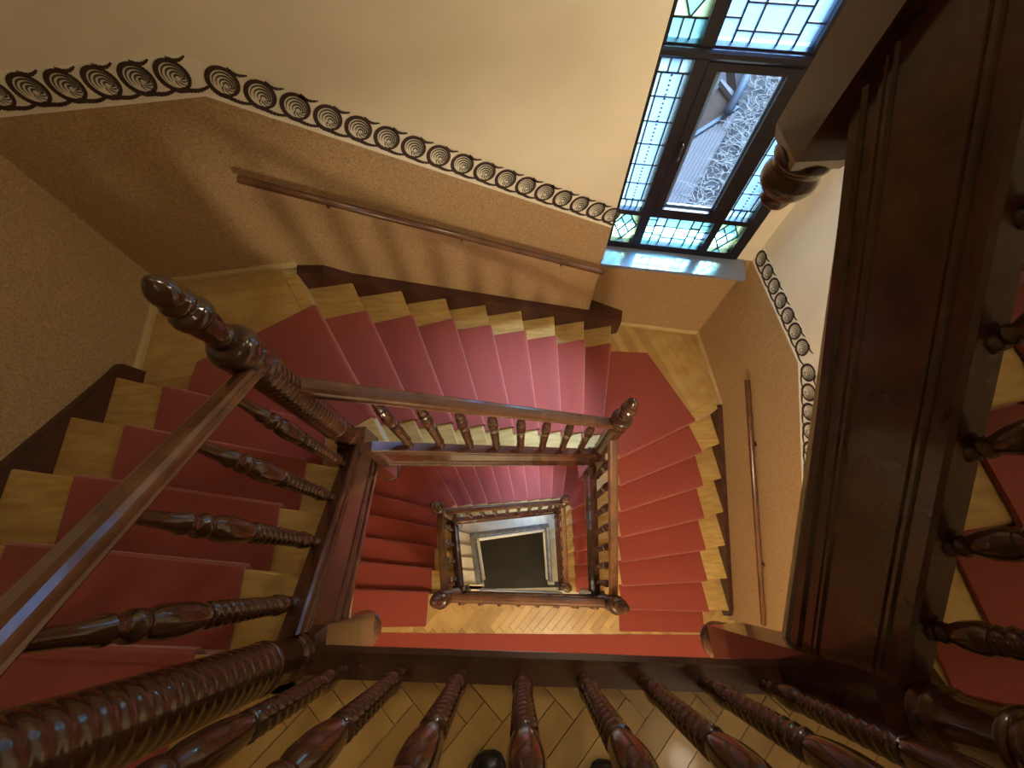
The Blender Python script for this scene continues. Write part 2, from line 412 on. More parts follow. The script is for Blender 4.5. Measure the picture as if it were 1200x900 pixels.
def make_flight(side, dz, label, stone=False, carpet=True, clabel=None):
    L = LN[side]
    root = tag(empty('stair_flight', v3(L[-1]['C'], L[-1]['z']-r+dz)), label, 'stair flight', 'stair flights around the open well')
    off = V(root.location)
    tm, rm = ('stone', 'stone') if stone else ('oak', 'oak')
    n = len(L)
    for i in range(n):
        z = L[i]['z']+dz
        f_i, f_o = fwd(L, i, 'I'), fwd(L, i, 'O')
        I, O = L[i]['I'], L[i]['O']
        if i == 0:
            bi, bo = I-f_i*.085, O-f_o*.085
            nm = 'nosing_board'
        else:
            bi, bo = L[i-1]['I']-f_i*.03, L[i-1]['O']-f_o*.03
            nm = 'tread'
        # rounded nosing in section
        mb = MB(); th = .036
        sec = [(0, 0), (.006, -.006), (.008, -.018), (.004, -.032), (-.004, -th)]
        vs = [v3(bi, z), v3(bo, z)]
        ring_i = [v3(bi, z)]+[v3(I+f_i*(a-.008), z+h) for a, h in sec]+[v3(bi, z-th)]
        ring_o = [v3(bo, z)]+[v3(O+f_o*(a-.008), z+h) for a, h in sec]+[v3(bo, z-th)]
        k = len(ring_i)
        mb.add(ring_i+ring_o, [tuple(range(k)), tuple(range(2*k-1, k-1, -1))]+[(j, (j+1) % k, k+(j+1) % k, k+j) for j in range(k)])
        mb.build(nm, tm, root, loc=None).location = -off
        # riser under this nosing
        ri_, ro_ = I-f_i*.025, O-f_o*.025
        mb = MB().prism([v3(ri_, z-.03), v3(ro_, z-.03), v3(ro_, z-r), v3(ri_, z-r)], v3(-((f_i+f_o)/2)*.02, 0))
        mb.build('riser', rm, root).location = -off
    # soffit
    mb = MB(); a, b = L[0], L[-1]
    f0, f1 = fwd(L, 0, 'I'), fwd(L, n-1, 'I')
    s0i, s0o, s1i, s1o = a['I']-f0*.05, a['O']-f0*.05+(a['O']-a['I']).normalized()*.06, b['I'], b['O']+(b['O']-b['I']).normalized()*.06
    mb.add([v3(s0i, a['z']+dz-.29), v3(s0o, a['z']+dz-.29), v3(s1o, b['z']+dz-r-.17), v3(s1i, b['z']+dz-r-.17),
            v3(s0i, a['z']+dz-.31), v3(s0o, a['z']+dz-.31), v3(s1o, b['z']+dz-r-.19), v3(s1i, b['z']+dz-r-.19)],
           [(0, 1, 2, 3), (7, 6, 5, 4), (0, 1, 5, 4), (1, 2, 6, 5), (2, 3, 7, 6), (3, 0, 4, 7)])
    mb.build('soffit', 'plaster', root).location = -off
    # string towards the well
    A, B, nv = side_line(side, STRZ, dz)
    A, B = lerp(A, B, -.012/(B-A).to_2d().length), lerp(A, B, 1+.018/(B-A).to_2d().length)
    MB().sweep(string_prof, A, B, nv).build('inner_string', 'cream' if stone else 'string', root).location = -off
    # wall string
    wall, out = {'W': (WALLW, outW), 'N': (WALLN, outN), 'E': (WALLE, outE)}[side]
    f0, f1 = fwd(L, 0, 'O'), fwd(L, n-1, 'O')
    def onwall(p): return isect(p, out, *wall)
    o2 = [onwall(l['O'])-out*.002 for l in L]
    i2 = [l['O']-out*.004 for l in L]
    top = []; lo = []
    adds = {'W': [.03]*n, 'N': [.012+.012*i for i in range(n)], 'E': [.012]*n}[side]
    if side == 'W':
        st = [(o2[0]-f0*.25, i2[0]-f0*.25, L[0]['z']+.03)]
        en = [(o2[-1]+f1*.085, i2[-1]+f1*.085, L[-1]['z']-.01), (o2[-1]+f1*.11, i2[-1]+f1*.11, L[-1]['z']-r)]
    elif side == 'N':
        st = [(o2[0]-f0*.0, i2[0]-f0*.0, L[0]['z']+.005), (o2[0]+f0*.16, i2[0]+f0*.16, L[0]['z']-.03)]
        en = [(o2[-1]+f1*.08, i2[-1]+f1*.08, L[-1]['z']+.05), (o2[-1]+f1*.085, i2[-1]+f1*.085, L[-1]['z']-r)]
    else:
        st = [(o2[0]-f0*.03, i2[0]-f0*.03, L[0]['z']+.01)]
        en = [(o2[-1]+f1*.05, i2[-1]+f1*.05, L[-1]['z']-.05), (o2[-1]+f1*.055, i2[-1]+f1*.055, L[-1]['z']-r)]
    rows = st+[(o2[i], i2[i], L[i]['z']+adds[i]) for i in range(n) if not (i == 0 and side == 'N')]+en
    # behind the front skirt near the window bay the board is filled back to the bay wall
    vs, fs = [], []
    for (po, pi, z) in rows:
        vs += [v3(pi, z+dz), v3(po, z+dz), v3(pi, z+dz-.42), v3(po, z+dz-.42)]
    for j in range(len(rows)-1):
        a = 4*j; b = a+4
        fs += [(a, a+1, b+1, b), (a, b, b+2, a+2), (a+1, a+3, b+3, b+1), (a+2, b+2, b+3, a+3)]
    fs += [(0, 2, 3, 1), (len(vs)-4, len(vs)-3, len(vs)-1, len(vs)-2)]
    MB().add(vs, fs).build('wall_string', 'stone' if stone else 'skirt', root).location = -off
    if side == 'N':
        pz = L[-1]['z']+.10+dz
        e = i2[-1]+f1*.085
        k0 = kw0-outK*.003; k1 = isect(e, outK, *WALLK)
        MB().prism([v3(pe-outN*.0, pz+.10), v3(k0, pz+.10), v3(k1, pz-.03), v3(e, pz-.05)], (0, 0, -.35)).build('wall_string_return', 'stone' if stone else 'skirt', root).location = -off
    if carpet and not stone:
        vs, fs = [], []
        for i in range(n):
            z = L[i]['z']+dz
            for (a, h) in ([(-.02, .009)] if i == 0 else [(-.012, .009)])+[(.002, .008), (.010, .0), (.012, -.018), (-.004, -.040), (-.014, -.05), (-.014, -r+.010)]:
                for key in ('C', 'CO'):
                    vs.append(v3(L[i][key]+fwd(L, i, key)*a, z+h))
        for j in range(len(vs)//2-1): fs.append((2*j, 2*j+1, 2*j+3, 2*j+2))
        co = MB().add(vs, fs).build('carpet_runner', 'carpet', loc=off)
        md = co.modifiers.new('thick', 'SOLIDIFY'); md.thickness = .012; md.offset = 0
        tag(co, clabel, 'carpet', 'red carpet runners on the stairs')
    return root

# ------------------------------------------------------------------ newels
def newel(c2, zl, btop, label, group='turned newel posts'):
    """zl landing level; btop top of the square block above the landing"""
    root = tag(empty('newel_post', v3(c2, zl)), label, 'newel post', group)
    ang = {0: 0}.get(0)
    hb = .066
    MBb = MB(); zb0 = -.44
    # square block with chamfered ends
    def sq(h, z): return [(h, h, z), (-h, h, z), (-h, -h, z), (h, -h, z)]
    vs = sq(hb*.86, zb0)+sq(hb, zb0+.03)+sq(hb, btop-.035)+sq(hb*.72, btop)
    fs = [(3, 2, 1, 0), (12, 13, 14, 15)]
    for l in range(3):
        for j in range(4): fs.append((l*4+j, l*4+(j+1) % 4, l*4+4+(j+1) % 4, l*4+4+j))
    MBb.add(vs, fs)
    blk = MBb.build('block', 'dark', root)
    # drop under the block
    MB().lathe([(-.59, .004), (-.588, .022), (-.578, .034), (-.565, .038), (-.553, .033), (-.547, .042), (-.535, .056), (-.515, .066), (-.495, .067), (-.478, .060), (-.468, .055), (-.462, .062), (-.450, .068), (-.438, .066), (-.430, .056)], 20).build('drop', 'dark', root, True)
    # threaded shaft
    t0, t1 = btop, 1.045
    pr = [(t0-.005, .046), (t0+.006, .056), (t0+.016, .058), (t0+.024, .050), (t0+.034, .056), (t0+.046, .056), (t0+.054, .047), (t0+.06, .050), (t0+.165, .054), (t0+.17, .058), (t0+.180, .058), (t0+.186, .050)]
    sh = MB().lathe(pr, 24)
    n = int((t1-.02-(t0+.186))/.0052)
    zz0 = t0+.186
    prt = [(zz0+i*.0052, .0535+.006*(i/n)) for i in range(n+1)]
    pitch = .030
    sh.lathe(prt, 20, mod=lambda t, z: 1+.055*abs(math.cos(math.pi*(z/pitch)-t/2)))
    ze = prt[-1][0]
    sh.lathe([(ze, .058), (ze+.006, .064), (ze+.016, .064), (ze+.022, .058), (ze+.03, .059), (1.09, .063), (1.098, .066), (1.112, .066), (1.118, .061), (1.135, .070), (1.165, .071), (1.185, .062), (1.196, .046)], 24)
    sh.build('shaft', 'dark', root, True)
    fin = MB().lathe([(1.190, .040), (1.20, .032), (1.208, .033), (1.214, .038), (1.224, .040), (1.229, .035), (1.235, .034), (1.27, .040), (1.30, .0445), (1.312, .046), (1.316, .050), (1.328, .052), (1.342, .050), (1.352, .045), (1.356, .038), (1.362, .036), (1.368, .039), (1.378, .042), (1.388, .040), (1.393, .035), (1.398, .034), (1.406, .0365), (1.420, .0375), (1.438, .034), (1.453, .026), (1.464, .017), (1.472, .009), (1.4755, .001)], 24)
    fin.build('finial', 'dark', root, True)
    d = (NEc-NWc)
    root.rotation_euler.z = math.radians(2)
    return root

# ------------------------------------------------------------------ balusters
def baluster_mesh():
    """unit baluster, length 1 stands for 0.72 m"""
    Lh = .72
    mb = MB(); S = 14
    prof = [(-.03, .016), (0, .016), (.008, .0165), (.012, .011), (.02, .012), (.024, .018), (.030, .018), (.034, .013), (.05, .018), (.075, .0245), (.10, .0265), (.115, .0255), (.125, .021), (.13, .019)]
    mb.lathe([(z/Lh, R) for z, R in prof], S)
    n = 64; z0, z1 = .13, .372
    p = .054
    mb.lathe([((z0+(z1-z0)*i/n)/Lh, .0195+.0035*i/n) for i in range(n+1)], S, mod=lambda t, z: 1+.26*abs(math.cos(2*math.pi*z*Lh/p-t))-.06)
    prof = [(.372, .021), (.38, .024), (.40, .0275), (.43, .0305), (.46, .0315), (.49, .0300), (.512, .025), (.522, .020), (.528, .019), (.533, .026), (.545, .0275), (.556, .026), (.561, .019), (.575, .0205), (.59, .0215), (.594, .024), (.60, .024), (.604, .020), (.66, .016), (.70, .0145), (.72, .0145), (.745, .0145)]
    mb.lathe([(z/Lh, R) for z, R in prof], S)
    me_o = mb.build('baluster', 'dark', None, True)
    me = me_o.data; bpy.data.objects.remove(me_o)
    return me
BAL = baluster_mesh()
BT = {'W': (.10, .855), 'N': (.125, .908), 'E': (.09, .915)}
def balustrade(side, dz, n, label, rail_mat='rail'):
    """sloping rail between two newels with its balusters standing on the string"""
    A, B, nv = side_line(side, STRZ, dz); C, D, _ = side_line(side, RAILZ, dz)
    C, D = C-V((0, 0, .06)), D-V((0, 0, .06))
    C, D = lerp(C, D, -.025/(D-C).to_2d().length), lerp(C, D, 1+.022/(D-C).to_2d().length)
    root = tag(empty('stair_balustrade', A), label, 'balustrade', 'wooden balustrades around the well')
    MB().sweep(rail_prof, C, D, nv).build('handrail', rail_mat, root).location = -A
    for i in range(n):
        t = BT[side][0]+(BT[side][1]-BT[side][0])*i/(n-1)
        p = lerp(A, B, t)+V((0, 0, .012)); q_ = C+(D-C)*((p-C).to_2d().length/(D-C).to_2d().length)
        o = bpy.data.objects.new('baluster', BAL); COL.objects.link(o); o.parent = root
        o.location = p-A; o.scale = (1, 1, (q_.z-p.z)); o.rotation_euler.z = 1.3*i
    return root
def landing_balustrade(dz, n, label):
    d = (SEc-SWc).normalized(); A, B = SWc+d*.06, SEc-d*.06; nv = perp(d).to_3d()
    root = tag(empty('landing_balustrade', v3(A, dz)), label, 'balustrade', 'wooden balustrades around the well')
    off = V(root.location)
    sp = [(-.058, .024), (-.002, .024), (.006, .026), (.020, .020), (.020, .010), (.012, .003), (.008, -.010), (-.010, -.018), (-.062, -.020), (-.078, -.026), (-.078, -.25), (-.072, -.26), (-.072, -.29), (-.11, -.29), (-.11, -.02), (-.058, -.017)]
    MB().sweep(sp, v3(A, dz), v3(B, dz), nv).build('landing_string', 'string', root).location = -off
    zr = .90
    MB().sweep(rail_prof, v3(A-d*.02, dz+zr), v3(B+d*.02, dz+zr), nv).build('handrail', 'rail', root).location = -off
    for i in range(n):
        x = -.48+.163*i
        p = SWc+d*((x-SWc.x)/d.x)
        p = p-perp(d)*.038
        o = bpy.data.objects.new('baluster', BAL); COL.objects.link(o); o.parent = root
        o.location = v3(p, dz+.026)-off; o.scale = (1, 1, zr-.026); o.rotation_euler.z = 1.1*i
    return root

# ------------------------------------------------------------------ landings
def plank_obj(poly, z, th, material, parent, off, name='plank'):
    if len(poly) < 3: return None
    o = MB().prism([v3(p, z-th) for p in poly], (0, 0, th)).build(name, material, parent)
    o.location = -off
    return o
def herringbone(region, z, parent, off, keep):
    """planks clipped to a convex region; those where keep() holds are single parts, the rest one part"""
    wd, ln, g = .068, .272, .0012
    rest = MB()
    c45 = math.sqrt(.5)
    e1, e2 = V((c45, c45)), V((c45, -c45))
    n = int(round(ln/wd))
    org = V((0, -.9))
    for a in range(-60, 60):
        for b in range(-14, 14):
            for kind in (0, 1):
                # herringbone lattice: rows step by (wd, wd), columns by (ln, -ln)
                i0 = a*wd+b*ln; j0 = a*wd-b*ln
                if kind == 0: r0 = (i0, j0, i0+ln, j0+wd)
                else: r0 = (i0, j0+wd, i0+wd, j0+wd+ln)
                jit = random.uniform(-.0006, .0006)
                poly = [org+e1*x+e2*y for x, y in ((r0[0]+g, r0[1]+g), (r0[2]-g, r0[1]+g), (r0[2]-g, r0[3]-g), (r0[0]+g, r0[3]-g))]
                cc = sum(poly, V((0, 0)))/4
                if abs(cc.x) > 3 or abs(cc.y+1) > 2.2: continue
                for p, nn in region: 
                    poly = clip(poly, p, nn)
                    if len(poly) < 3: break
                if len(poly) < 3: continue
                if keep(cc): plank_obj(poly, z+jit, .014, 'oak2', parent, off)
                else: rest.prism([v3(p, z-.014) for p in poly], (0, 0, .014+jit))
    if rest.v:
        o = rest.build('parquet_remainder', 'oak2', parent); o.location = -off; o['kind'] = 'stuff'
def storey_landing(dz, stone=False, keep=lambda c: False, name='floor'):
    root = empty(name, (0, -1.2, dz)); off = V(root.location); tag(root, kind='structure')
    wn, en = LN['W'][0], LN['E'][-1]
    a, b = SWc-V((0, .095)), SEc-V((0, .095))
    W_o = isect(wn['O'], outW, *WALLW); E_o = isect(en['O'], outE, *WALLE)
    slab = [v3(V((W_o.x, YS)), 0), v3(V((E_o.x+.06, YS)), 0), v3(E_o+V((.0, .02)), 0), v3(en['I']+V((0, .02)), 0), v3(V((SEc.x+.02, b.y)), 0), v3(V((SWc.x-.02, a.y)), 0), v3(wn['I']-V((0, .03)), 0), v3(W_o-V((0, .03)), 0)]
    MB().prism([p+V((0, 0, dz-.25)) for p in slab], (0, 0, .25-.014 if not stone else .25)).build('slab', 'stone' if stone else 'plaster', root).location = -off
    if not stone:
        d = (SEc-SWc).normalized()
        reg = [(SWc-V((0, .056)), perp(d)), (V((W_o.x, 0)), V((-1, 0))), (V((E_o.x+.05, 0)), V((1, 0))), (V((0, YS)), V((0, -1)))]
        herringbone(reg, dz, root, off, keep)
        # strips of straight boards that fill up to the flights
        plank_obj([SWc-V((.02, .06)), wn['I']-V((0, .085)), wn['O']-V((0, .085)), V((W_o.x, -.16)), V((W_o.x, -.18))], dz, .014, 'oak2', root, off)
    return root

def quarter_landing(which, dz, stone=False):
    root = empty('landing_floor', v3(NWc if which == 'NW' else NEc, (-5 if which == 'NW' else -14)*r+dz)); off = V(root.location)
    tag(root, kind='structure'); z = root.location.z
    if which == 'NW':
        e0, e1 = LN['N'][0], LN['W'][-1]
        f0 = fwd(LN['N'], 0, 'O')
        quad = [e1['I']+V((.0, .03)), e1['O']+V((0, .02)), isect(e1['O']+V((0, .02)), outW, *WALLW), cNW, isect(e0['O'], outN, *WALLN), e0['O'], e0['I'], NWc]
        bd = e0['O']-e0['I']; cut = (e0['I']-fwd(LN['N'], 0, 'I')*.088, e0['O']-f0*.088)
    else:
        e0, e1 = LN['E'][0], LN['N'][-1]
        f0 = fwd(LN['E'], 0, 'O')
        quad = [e1['I'], e1['O'], isect(e1['O'], outN, *WALLK), cNE, isect(e0['O'], outE, *WALLE), e0['O'], e0['I'], NEc]
        cut = (e0['I']-fwd(LN['E'], 0, 'I')*.088, e0['O']-f0*.088)
    MB().prism([v3(p, z-.25) for p in quad], (0, 0, .249 if stone else .235)).build('slab', 'stone' if stone else 'plaster', root).location = -off
    if stone: return root
    # straight boards, running parallel to the nosing's normal direction
    cen = sum(quad, V((0, 0)))/len(quad)
    cd_ = (cut[1]-cut[0]).normalized(); cn = perp(cd_)
    if cn.dot(cen-cut[0]) > 0: cn = -cn           # outward over the nosing
    bdir = V((-.34, .94)).normalized() if which == 'NE' else V((.42, .9)).normalized()
    if which == 'NW': bdir = V((.94, .16)).normalized()
    bn = perp(bdir)
    wdt = .082
    k = 0
    conv = quad[:]
    lo = min((p-cen).dot(bn) for p in quad); hi = max((p-cen).dot(bn) for p in quad)
    # convex hull-like clip: use the walls and edges that bound the landing
    bounds = []
    m_ = len(quad)
    x = lo
    while x < hi:
        p0 = cen+bn*(x+.001); p1 = cen+bn*(x+wdt-.001)
        poly = [p0-bdir*3, p0+bdir*3, p1+bdir*3, p1-bdir*3]
        if which == 'NW': B_ = [(e1['O'], e1['I']), (WALLW[0], WALLW[0]+WALLW[1]), (WALLN[0], WALLN[0]+WALLN[1]), cut]
        else: B_ = [(e1['O'], e1['I']), (WALLK[0], WALLK[0]+WALLK[1]), (WALLE[0], WALLE[0]+WALLE[1]), cut]
        for (a, b) in B_:
            nn = perp((b-a).normalized())
            if nn.dot(cen-a) > 0: nn = -nn
            poly = clip(poly, a, nn)
            if len(poly) < 3: break
        if len(poly) >= 3:
            plank_obj(poly, z+random.uniform(-.0005, .0005), .015, 'oak2', root, off)
        x += wdt
    # pale baseboards along the two walls
    mb = MB()
    if which == 'NW':
        segs = [(e1['O']+V((0, .12)), cNW, WALLW, outW), (cNW, e0['O']-V((.0, 0)), WALLN, outN)]
    else:
        segs = [(e1['O']+V((.09, 0)), cNE, WALLK, outK), (cNE, e0['O']+V((0, .03)), WALLE, outE)]
    for a, b, wl, out in segs:
        a2, b2 = isect(a, out, *wl), isect(b, out, *wl)
        MB().sweep([(0, 0), (.022, 0), (.022, .028), (.012, .045), (0, .045)], v3(a2, z), v3(b2, z), (-out).to_3d()).build('baseboard', 'base', root).location = -off
    return root
def landing_carpet(poly, z, label, seam=False):
    o = MB().prism([v3(p, z+.001) for p in poly], (0, 0, .009)).build('landing_carpet', 'carpet', loc=V((poly[0].x, poly[0].y, z)))
    tag(o, label, 'carpet', 'red landing carpets'); return o

# ------------------------------------------------------------------ put the stair together
# landings of the storeys
storey_landing(0, keep=lambda c: -.9 < c.x < 1.25 and c.y > -.66)
storey_landing(-ST, keep=lambda c: (-1.15 < c.x < 1.1 and c.y > -.66) or (1.0 < c.x and c.y > -1.0))
storey_landing(-2*ST, stone=True)
for dz, st in ((0, 0), (-ST, 1)):
    quarter_landing('NW', dz); quarter_landing('NE', dz)
quarter_landing('NE', ST); quarter_landing('NW', -2*ST, True); quarter_landing('NE', -2*ST, True)

FL = [('W', 0, 'carpeted flight dropping from the shoe landing past the bare brown wall', 'red runner on the flight dropping from the shoe landing'),
      ('N', 0, 'fanned flight of eight carpeted treads under the long wall handrail', 'red runner fanning down under the long wall handrail'),
      ('E', 0, 'carpeted flight beside the short wall handrail, down to the lower parquet', 'red runner on the flight beside the short wall handrail'),
      ('W', -ST, 'carpeted flight leading down from the lower parquet landing', 'red runner leading down from the lower parquet landing'),
      ('N', -ST, 'lower fanned flight seen through the well beneath the upper fanned flight', 'red runner fanning down one storey below the window'),
      ('E', -ST, 'lowest carpeted flight, dropping towards the stone stair', 'red runner on the lowest carpeted flight, above the stone stair'),
      ('E', ST, 'flight climbing from the shoe landing behind the deep dark string', 'dark red runner on the flight climbing behind the deep dark string')]
for s, dz, lb, cl in FL:
    make_flight(s, dz, lb, clabel=cl)
for s, lb in (('W', 'pale stone flight leading off the bottom stone landing'), ('N', 'pale stone flight with fanned treads at the bottom of the well'), ('E', 'pale stone flight reaching the black floor')):
    make_flight(s, -2*ST, lb, stone=True)

NB = {'NW': .25, 'NE': .30, 'SE': .41, 'SW': .06}
newel(SWc, 0, NB['SW'], 'thick threaded newel post at the head of the flight by the brown wall')
newel(SEc, 0, NB['SE'], 'dark newel post where the climbing flight leaves the shoe landing')
newel(NWc, -5*r, NB['NW'], 'large glossy newel post where the top rail meets the fanned flight')
newel(NEc, -14*r, NB['NE'], 'newel post between the fanned flight and the short wall handrail flight')
newel(NEc, -14*r+ST, NB['NE'], 'dark hanging newel with turned drop in front of the window')
newel(SEc, -ST, NB['SE'], 'newel post on the lower parquet at the foot of the carpeted flight')
newel(SWc, -ST, NB['SW'], 'newel post on the lower parquet at the head of the next flight down')
newel(NWc, -5*r-ST, NB['NW'], 'small newel post at the head of the lower fanned flight')
newel(NEc, -14*r-ST, NB['NE'], 'small newel post at the foot of the lower fanned flight')
newel(SEc, -2*ST, NB['SE'], 'lowest newel post at the stone landing, foot of the last carpeted flight')

balustrade('W', 0, 4, 'broad glossy handrail with four twisted balusters running up from the large newel')
balustrade('N', 0, 8, 'moulded handrail with eight twisted balusters along the upper fanned flight')
balustrade('E', 0, 7, 'handrail and balusters along the flight facing the short wall handrail')
balustrade('E', ST, 7, 'dark balusters standing on the deep string of the climbing flight')
balustrade('W', -ST, 4, 'short handrail and balusters dropping from the lower parquet landing')
balustrade('N', -ST, 8, 'small handrail and balusters along the lower fanned flight')
balustrade('E', -ST, 7, 'small handrail and balusters above the stone stair')
landing_balustrade(0, 8, 'row of twisted balusters on the edge of the shoe landing')
landing_balustrade(-ST, 8, 'level balustrade on the edge of the lower parquet landing')

# carpets on the landings
for dz, a, b in ((0, 'red carpet turning on the landing behind the large glossy newel', 'red carpet turning on the landing under the window'),
                 (-ST, 'red carpet turning at the head of the lower fanned flight', 'red carpet turning at the foot of the lower fanned flight')):
    n0, w4 = LN['N'][0], LN['W'][-1]
    landing_carpet([n0['C']-fwd(LN['N'], 0, 'C')*.012, n0['CO']-fwd(LN['N'], 0, 'CO')*.012, V((-1.875, 1.178)), w4['CO']+V((-.01, -.0)), w4['C']], -5*r+dz, a)
    e0, n8 = LN['E'][0], LN['N'][-1]
    landing_carpet([e0['C']-fwd(LN['E'], 0, 'C')*.012, n8['C'], n8['CO'], V((1.352, 1.947)), e0['CO']-fwd(LN['E'], 0, 'CO')*.012], -14*r+dz, b)
e6, w0 = LN['E'][-1], LN['W'][0]
for dz, nm in ((-ST, 'lower parquet landing'),):
    landing_carpet([e6['C']-V((0, .0)), e6['CO'], V((1.866, -.612)), V((1.017, -.581))], dz, 'red carpet end at the foot of the flight on the lower parquet')
    landing_carpet([w0['CO']+V((.0, 0)), w0['C']-V((0, .0)), V((-.933, -.497)), V((-1.78, -.49))], dz, 'red carpet end at the head of the flight leaving the lower parquet')
    landing_carpet([V((-1.78, -.525)), V((-.92, -.557)), V((.6, -.60)), V((1.878, -.630)), V((1.86, -1.5)), V((-1.78, -1.5))], dz, 'wide red carpet across the lower parquet landing')
landing_carpet([w0['CO'], w0['C'], V((-.933, -.497)), V((-1.78, -.49))], 0, 'dark red carpet end at the head of the flight by the brown wall')
landing_carpet([e6['C'], e6['CO'], V((1.866, -.612)), V((1.017, -.581))], 0, 'dark red carpet end at the foot of the climbing flight')

# ------------------------------------------------------------------ wall handrails
def wall_rail(wall, out, p0, p1, nbr, label):
    A = v3(p0[0]-out*.07, p0[1]); B = v3(p1[0]-out*.07, p1[1])
    root = tag(empty('wall_handrail', A), label, 'handrail', 'round handrails on the walls'); 
    d = (B-A).normalized()
    pts = [A, A+d*.004, A+d*.01]+[lerp(A+d*.01, B-d*.01, i/6) for i in range(1, 6)]+[B-d*.01, B-d*.004, B]
    R = [.014, .019, .021]+[.021]*5+[.021, .019, .014]
    MB().tube(pts, R, 16).build('rail', 'rail', root, True).location = -A
    for i in range(nbr):
        c = lerp(A, B, (i+.5)/nbr if nbr > 1 else .5)
        w_ = v3(isect(c.to_2d(), out, *wall), c.z-.06)
        MB().tube([c-V((0, 0, .018)), c-V((0, 0, .045)), lerp(c-V((0, 0, .06)), w_, .4), w_+out.to_3d()*.01], .007, 8).tube([w_-out.to_3d()*.006, w_+out.to_3d()*.006], .022, 12).build('bracket', 'brass', root, True).location = -A
wall_rail(WALLN, outN, (onw(WALLN, x=-1.37), -.10), (onw(WALLN, x=.735), -1.29), 3, 'long round wooden handrail sloping along the speckled brown wall')
wall_rail(WALLE, outE, (onw(WALLE, y=1.37), -1.70), (onw(WALLE, y=-.46), -2.66), 2, 'short round wooden handrail on the wall past the window')
# pale baseboards on the landing part of the east wall
for dz in (0, -ST):
    mb = MB().sweep([(0, 0), (.022, 0), (.022, .09), (.012, .11), (0, .11)], v3(onw(WALLE, y=-.50), dz), v3(onw(WALLE, y=YS), dz), (-outE).to_3d())
    o = mb.build('baseboard_east', 'base'); tag(o, kind='structure')

# ------------------------------------------------------------------ windows
def lattice(cells_x, cells_z):
    return [((a, c), (b, c), (b, d), (a, d)) for a, b in zip(cells_x, cells_x[1:]) for c, d in zip(cells_z, cells_z[1:])]
def light_panel(root, off, x0, x1, z0, z1, cells, mats_, dz, beads=()):
    """leaded light: cells are polygons in 0..1; lead cames follow their edges"""
    lead = MB(); seen = set()
    for ci, poly in enumerate(cells):
        pts = [(x0+(x1-x0)*u, z0+(z1-z0)*v+dz) for u, v in poly]
        cx = sum(p[0] for p in pts)/len(pts); cz = sum(p[1] for p in pts)/len(pts)
        MB().prism([K(x, z, .030) for x, z in pts], outK.to_3d()*.004).build('pane', mats_(poly, ci), root).location = -off
        for i in range(len(pts)):
            a, b = pts[i], pts[(i+1) % len(pts)]
            ua, ub = poly[i], poly[(i+1) % len(pts)]
            if (ua[0] == ub[0] and ua[0] in (0, 1)) or (ua[1] == ub[1] and ua[1] in (0, 1)): continue
            key = tuple(sorted(((round(a[0], 3), round(a[1], 3)), (round(b[0], 3), round(b[1], 3)))))
            if key in seen: continue
            seen.add(key)
            A, B = V(a), V(b); d = (B-A).normalized(); n = perp(d)*.0035
            lead.prism([K(*(A+n), .026), K(*(B+n), .026), K(*(B-n), .026), K(*(A-n), .026)], outK.to_3d()*.012)
    for (ua, va), (ub, vb) in beads:
        nb = 34
        for k in range(nb):
            u, v = ua+(ub-ua)*(k+.5)/nb, va+(vb-va)*(k+.5)/nb
            x, z = x0+(x1-x0)*u, z0+(z1-z0)*v+dz; h = .0042
            lead.prism([K(x-h, z-h, .027), K(x+h, z-h, .027), K(x+h, z+h, .027), K(x-h, z+h, .027)], outK.to_3d()*.010)
    lead.build('lead_came', 'lead', root).location = -off
def diamond_cells():
    c = [((0, 0), (.5, 0), (0, .5)), ((.5, 0), (1, 0), (1, .5)), ((1, .5), (1, 1), (.5, 1)), ((.5, 1), (0, 1), (0, .5))]
    m_ = (.5, .5); N_, E_, S_, W_ = (.5, 1), (1, .5), (.5, 0), (0, .5)
    h = lambda a, b: ((a[0]+b[0])/2, (a[1]+b[1])/2)
    q = [h(S_, E_), h(E_, N_), h(N_, W_), h(W_, S_)]
    return c+[(S_, q[0], m_, q[3]), (E_, q[1], m_, q[0]), (N_, q[2], m_, q[1]), (W_, q[3], m_, q[2])]
